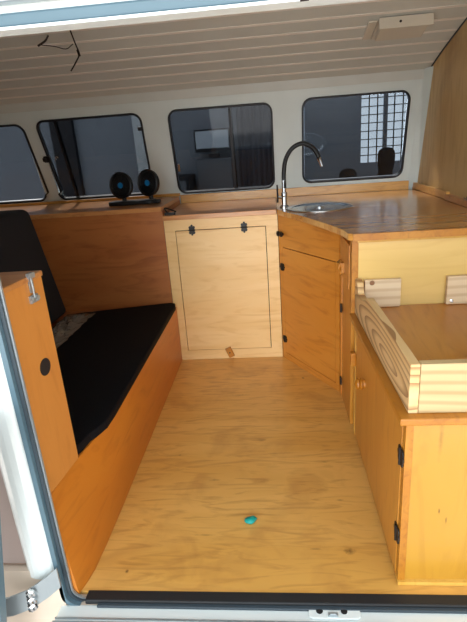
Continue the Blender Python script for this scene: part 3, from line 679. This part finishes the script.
# small black clip on the ledge
t_ = thing('cable_clip', 'small black clip with a bent cable lying on the ledge right of the fan', 'clip', (-.53, 2.41, .79))
bm = B(); prism(bm, rrect(-.545, -.490, 2.385, 2.41, .01, 3), .7905, .802); obj('body', bm, K['blackpl'], t_, bevel=.002)
bm = B(); tube(bm, spline([(-.53, 2.40, .80), (-.545, 2.41, .822), (-.535, 2.45, .815), (-.50, 2.47, .796)], 4), .004, 6); obj('cable', bm, K['blackpl'], t_)

# ceiling vent
def ceil_z(y):
    for q0, q1 in zip(RP, RP[1:]):
        if q1.y <= y <= q0.y: return q0.z+(q1.z-q0.z)*(y-q0.y)/(q1.y-q0.y)
t_ = thing('ceiling_vent', 'ivory square vent cover on the slatted ceiling near the right wall', 'vent', (.55, 2.32, 1.5))
ya, yb = 2.25, 2.41; za, zb_ = ceil_z(ya), ceil_z(yb)
def cz(x0, x1, y0, y1, d0, d1):
    bm = B(); f_ = lambda y: za+(zb_-za)*(y-ya)/(yb-ya)
    hexa(bm, [(x0, y0, f_(y0)-d0), (x1, y0, f_(y0)-d0), (x1, y1, f_(y1)-d0), (x0, y1, f_(y1)-d0)], [(x0, y0, f_(y0)-d1), (x1, y0, f_(y0)-d1), (x1, y1, f_(y1)-d1), (x0, y1, f_(y1)-d1)])
    return bm
obj('base', cz(.452, .665, ya, yb, .0028, .014), K['ventpl'], t_, bevel=.003)
obj('cover', cz(.462, .655, ya+.012, yb-.035, .014, .034), K['ventpl'], t_, bevel=.004)
bm = B(); box(bm, .452, .665, ya-.012, ya-.0005, za-.044, za-.003)
obj('deflector', bm, K['ventpl'], t_, bevel=.002)
bm = B(); lathe(bm, (.535, ya-.0125, za-.022), (0, -1, 0), [(.005, 0), (.005, .002), (0, .003)], 10); obj('screw', bm, K['iron'], t_)
obj('side_flap', cz(.415, .450, ya+.01, yb, .0028, .010), K['ventpl'], t_, bevel=.002)

# wires hanging out of the ceiling at the left
def catz(px, py, dz=0):
    lo, hi = 1.5, 2.7
    for _ in range(40):
        m_ = (lo+hi)/2; q_ = at(px, py, m_)
        if q_.z > ceil_z(m_)-dz: hi = m_
        else: lo = m_
    return at(px, py, lo)
t_ = thing('dangling_wires', 'thin black wires with a connector poking out of the slatted ceiling at the left', 'wires', catz(70, 32, .004))
s0 = catz(70, 30, .002); ym = s0.y
bm = B(); tube(bm, spline([s0, at(75, 43, ym-.02), at(79, 54, ym-.03), at(76, 62, ym-.03), at(71, 71, ym-.02)], 5), .003, 6); obj('wire', bm, K['iron'], t_)
bm = B(); tube(bm, [at(77.5, 50, ym-.027), at(79.5, 56, ym-.031)], .0055, 6); obj('connector', bm, K['iron'], t_)
bm = B(); tube(bm, spline([catz(48, 36, .003), at(45, 41, ym-.02), at(38, 46, ym-.02)], 4), .004, 6); tube(bm, spline([at(41, 45, ym-.02), at(55, 46.5, ym-.02), at(66, 49, ym-.02), at(73, 44, ym-.02)], 4), .0018, 5); obj('wire', bm, K['iron'], t_)

# teal scrap on the floor
bm = B(); bmesh.ops.create_icosphere(bm, subdivisions=2, radius=1)
for v in bm.verts: v.co = Vector((v.co.x*.018+(.006 if v.co.y > 0 else 0), v.co.y*.016, v.co.z*.008*(1+.3*math.sin(v.co.x*5)))) + Vector((-.112, 1.182, .0085))
o = obj('plastic_scrap', bm, K['teal'], loc=(-.112, 1.182, 0), smooth=True); tag(o, 'small teal plastic scrap lying on the plywood floor', 'scrap')

# ================================================================ OUTSIDE, BEHIND THE WINDOWS
bm = B()
# wall behind with an opening for a barred window
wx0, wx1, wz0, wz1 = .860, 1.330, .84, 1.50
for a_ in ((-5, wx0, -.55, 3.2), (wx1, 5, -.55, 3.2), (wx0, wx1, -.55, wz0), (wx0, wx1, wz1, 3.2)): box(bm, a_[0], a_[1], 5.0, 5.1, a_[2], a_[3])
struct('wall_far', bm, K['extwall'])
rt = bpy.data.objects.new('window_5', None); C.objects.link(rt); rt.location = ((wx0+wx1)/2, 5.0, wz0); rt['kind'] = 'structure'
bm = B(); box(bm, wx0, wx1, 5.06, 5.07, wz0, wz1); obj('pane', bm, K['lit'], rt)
bm = B()
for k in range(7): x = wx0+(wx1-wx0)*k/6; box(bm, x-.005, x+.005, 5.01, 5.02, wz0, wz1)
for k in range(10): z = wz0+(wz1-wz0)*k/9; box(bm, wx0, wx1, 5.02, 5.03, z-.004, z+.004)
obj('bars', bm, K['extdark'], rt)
bm = B(); box(bm, 1.075, 1.11, 5.0, 5.04, wz0, wz1); obj('mullion', bm, K['extgrey'], rt)
for k, (u0, u1, mm) in enumerate(((48, 70, 'extdark'), (130, 141, 'extpale'))):
    q0, q1 = at(u0+6, 160, 4.9), at(u1+6, 160, 4.9)
    struct('trim_%d' % (8+k), box(B(), q0.x, q1.x, 4.93, 4.99, -.55, 2.6), K[mm])
# grey cabinet with lit screen seen through the third window
t_ = thing('outdoor_cabinet', 'grey upright cabinet seen through the middle window', 'cabinet', (-.56, 4.8, -.55))
bm = B(); box(bm, -.72, -.38, 4.75, 4.99, -.55, .99); obj('carcass', bm, K['extgrey'], t_, bevel=.01)
bm = B(); box(bm, -.70, -.40, 4.742, 4.75, -.2, .70); obj('door', bm, K['extgrey'], t_, bevel=.003)
t_ = thing('screen', 'dark framed glowing screen above the grey cabinet behind the middle window', 'screen', (-.55, 4.85, .99))
bm = B(); box(bm, -.725, -.385, 4.80, 4.90, 1.05, 1.255); box(bm, -.60, -.50, 4.82, 4.88, .992, 1.03); obj('casing', bm, K['extdark'], t_, bevel=.006)
bm = B(); box(bm, -.71, -.40, 4.793, 4.80, 1.085, 1.24); obj('display', bm, K['screen'], t_)
t_ = thing('dark_box', 'dark box low behind the left part of the middle window', 'box', (-.88, 4.6, -.55))
bm = B(); box(bm, -.98, -.76, 4.5, 4.9, -.55, .86); obj('body', bm, K['extdark'], t_, bevel=.01)
bm = B(); box(bm, -.95, -.79, 4.492, 4.5, .66, .82); obj('panel', bm, K['extgrey'], t_)
t_ = thing('curtain', 'dark hanging curtain behind the right half of the middle window', 'curtain', (-.15, 4.9, 2.2))
bm = B(); n = 40; f_ = [(-.32+.36*k/n, 4.90+.02*math.sin(k*1.1)) for k in range(n+1)]
poly = f_+[(x, y+.01) for x, y in reversed(f_)]
for k in range(n):
    q = [f_[k], f_[k+1], (f_[k+1][0], f_[k+1][1]+.01), (f_[k][0], f_[k][1]+.01)]; prism(bm, q, -.5, 2.2)
obj('cloth', bm, K['extcloth'], t_); bm = B(); tube(bm, [(-.36, 4.92, 2.21), (.08, 4.92, 2.21)], .012, 8); obj('rod', bm, K['extgrey'], t_)

# two solid figures stand in for heads reflected in the right window
def figure_reflection(x, y, top, lab, turn):
    H_ = top+.55; s = H_/1.70
    J = {'pel': (0, 0, .92), 'ch': (0, .01, 1.22), 'nk': (0, .01, 1.42), 'hd': (0, -.01, 1.50), 'hd2': (0, -.015, 1.60), 'hd3': (0, -.01, 1.665),
         'sl': (-.17, .01, 1.37), 'el': (-.22, .0, 1.08), 'wl': (-.21, -.08, .85), 'sr': (.17, .01, 1.37), 'er': (.22, 0, 1.08), 'wr': (.21, -.08, .85),
         'hl': (-.09, 0, .88), 'kl': (-.10, -.01, .48), 'al': (-.11, .02, .08), 'fl': (-.12, -.14, .04), 'hr': (.09, 0, .88), 'kr': (.10, -.01, .48), 'ar': (.11, .02, .08), 'fr': (.12, -.14, .04)}
    rad_ = {'pel': .14, 'ch': .15, 'nk': .058, 'hd': .078, 'hd2': .088, 'hd3': .062, 'sl': .062, 'sr': .062, 'el': .042, 'er': .042, 'wl': .030, 'wr': .030,
            'hl': .09, 'hr': .09, 'kl': .06, 'kr': .06, 'al': .042, 'ar': .042, 'fl': .035, 'fr': .035}
    E_ = [('pel', 'ch'), ('ch', 'nk'), ('nk', 'hd'), ('hd', 'hd2'), ('hd2', 'hd3'), ('ch', 'sl'), ('sl', 'el'), ('el', 'wl'), ('ch', 'sr'), ('sr', 'er'), ('er', 'wr'),
          ('pel', 'hl'), ('hl', 'kl'), ('kl', 'al'), ('al', 'fl'), ('pel', 'hr'), ('hr', 'kr'), ('kr', 'ar'), ('ar', 'fr')]
    ks = list(J); me = bpy.data.meshes.new('figure_reflection')
    me.from_pydata([tuple(c*s for c in J[k]) for k in ks], [(ks.index(p_), ks.index(q_)) for p_, q_ in E_], [])
    o = bpy.data.objects.new('figure_reflection', me); C.objects.link(o); o.location = (x, y, -.55); o.rotation_euler = (0, 0, turn)
    md = o.modifiers.new('skin', 'SKIN'); md.use_smooth_shade = True
    for k, sv in zip(ks, me.skin_vertices[0].data): sv.radius = (rad_[k]*s, rad_[k]*s); sv.use_root = (k == 'pel')
    o.modifiers.new('sub', 'SUBSURF').levels = 2; o.modifiers['sub'].render_levels = 2
    me.materials.append(K['figure_reflection']); tag(o, lab, 'figure_reflection', 'figures for reflections in the right window')
    return o
figure_reflection(.96, 4.35, 1.03, 'dark figure added behind the right window for a reflected head', .2)
figure_reflection(.55, 3.7, .915, 'shorter dark figure added behind the right window for a reflected head', -.1)
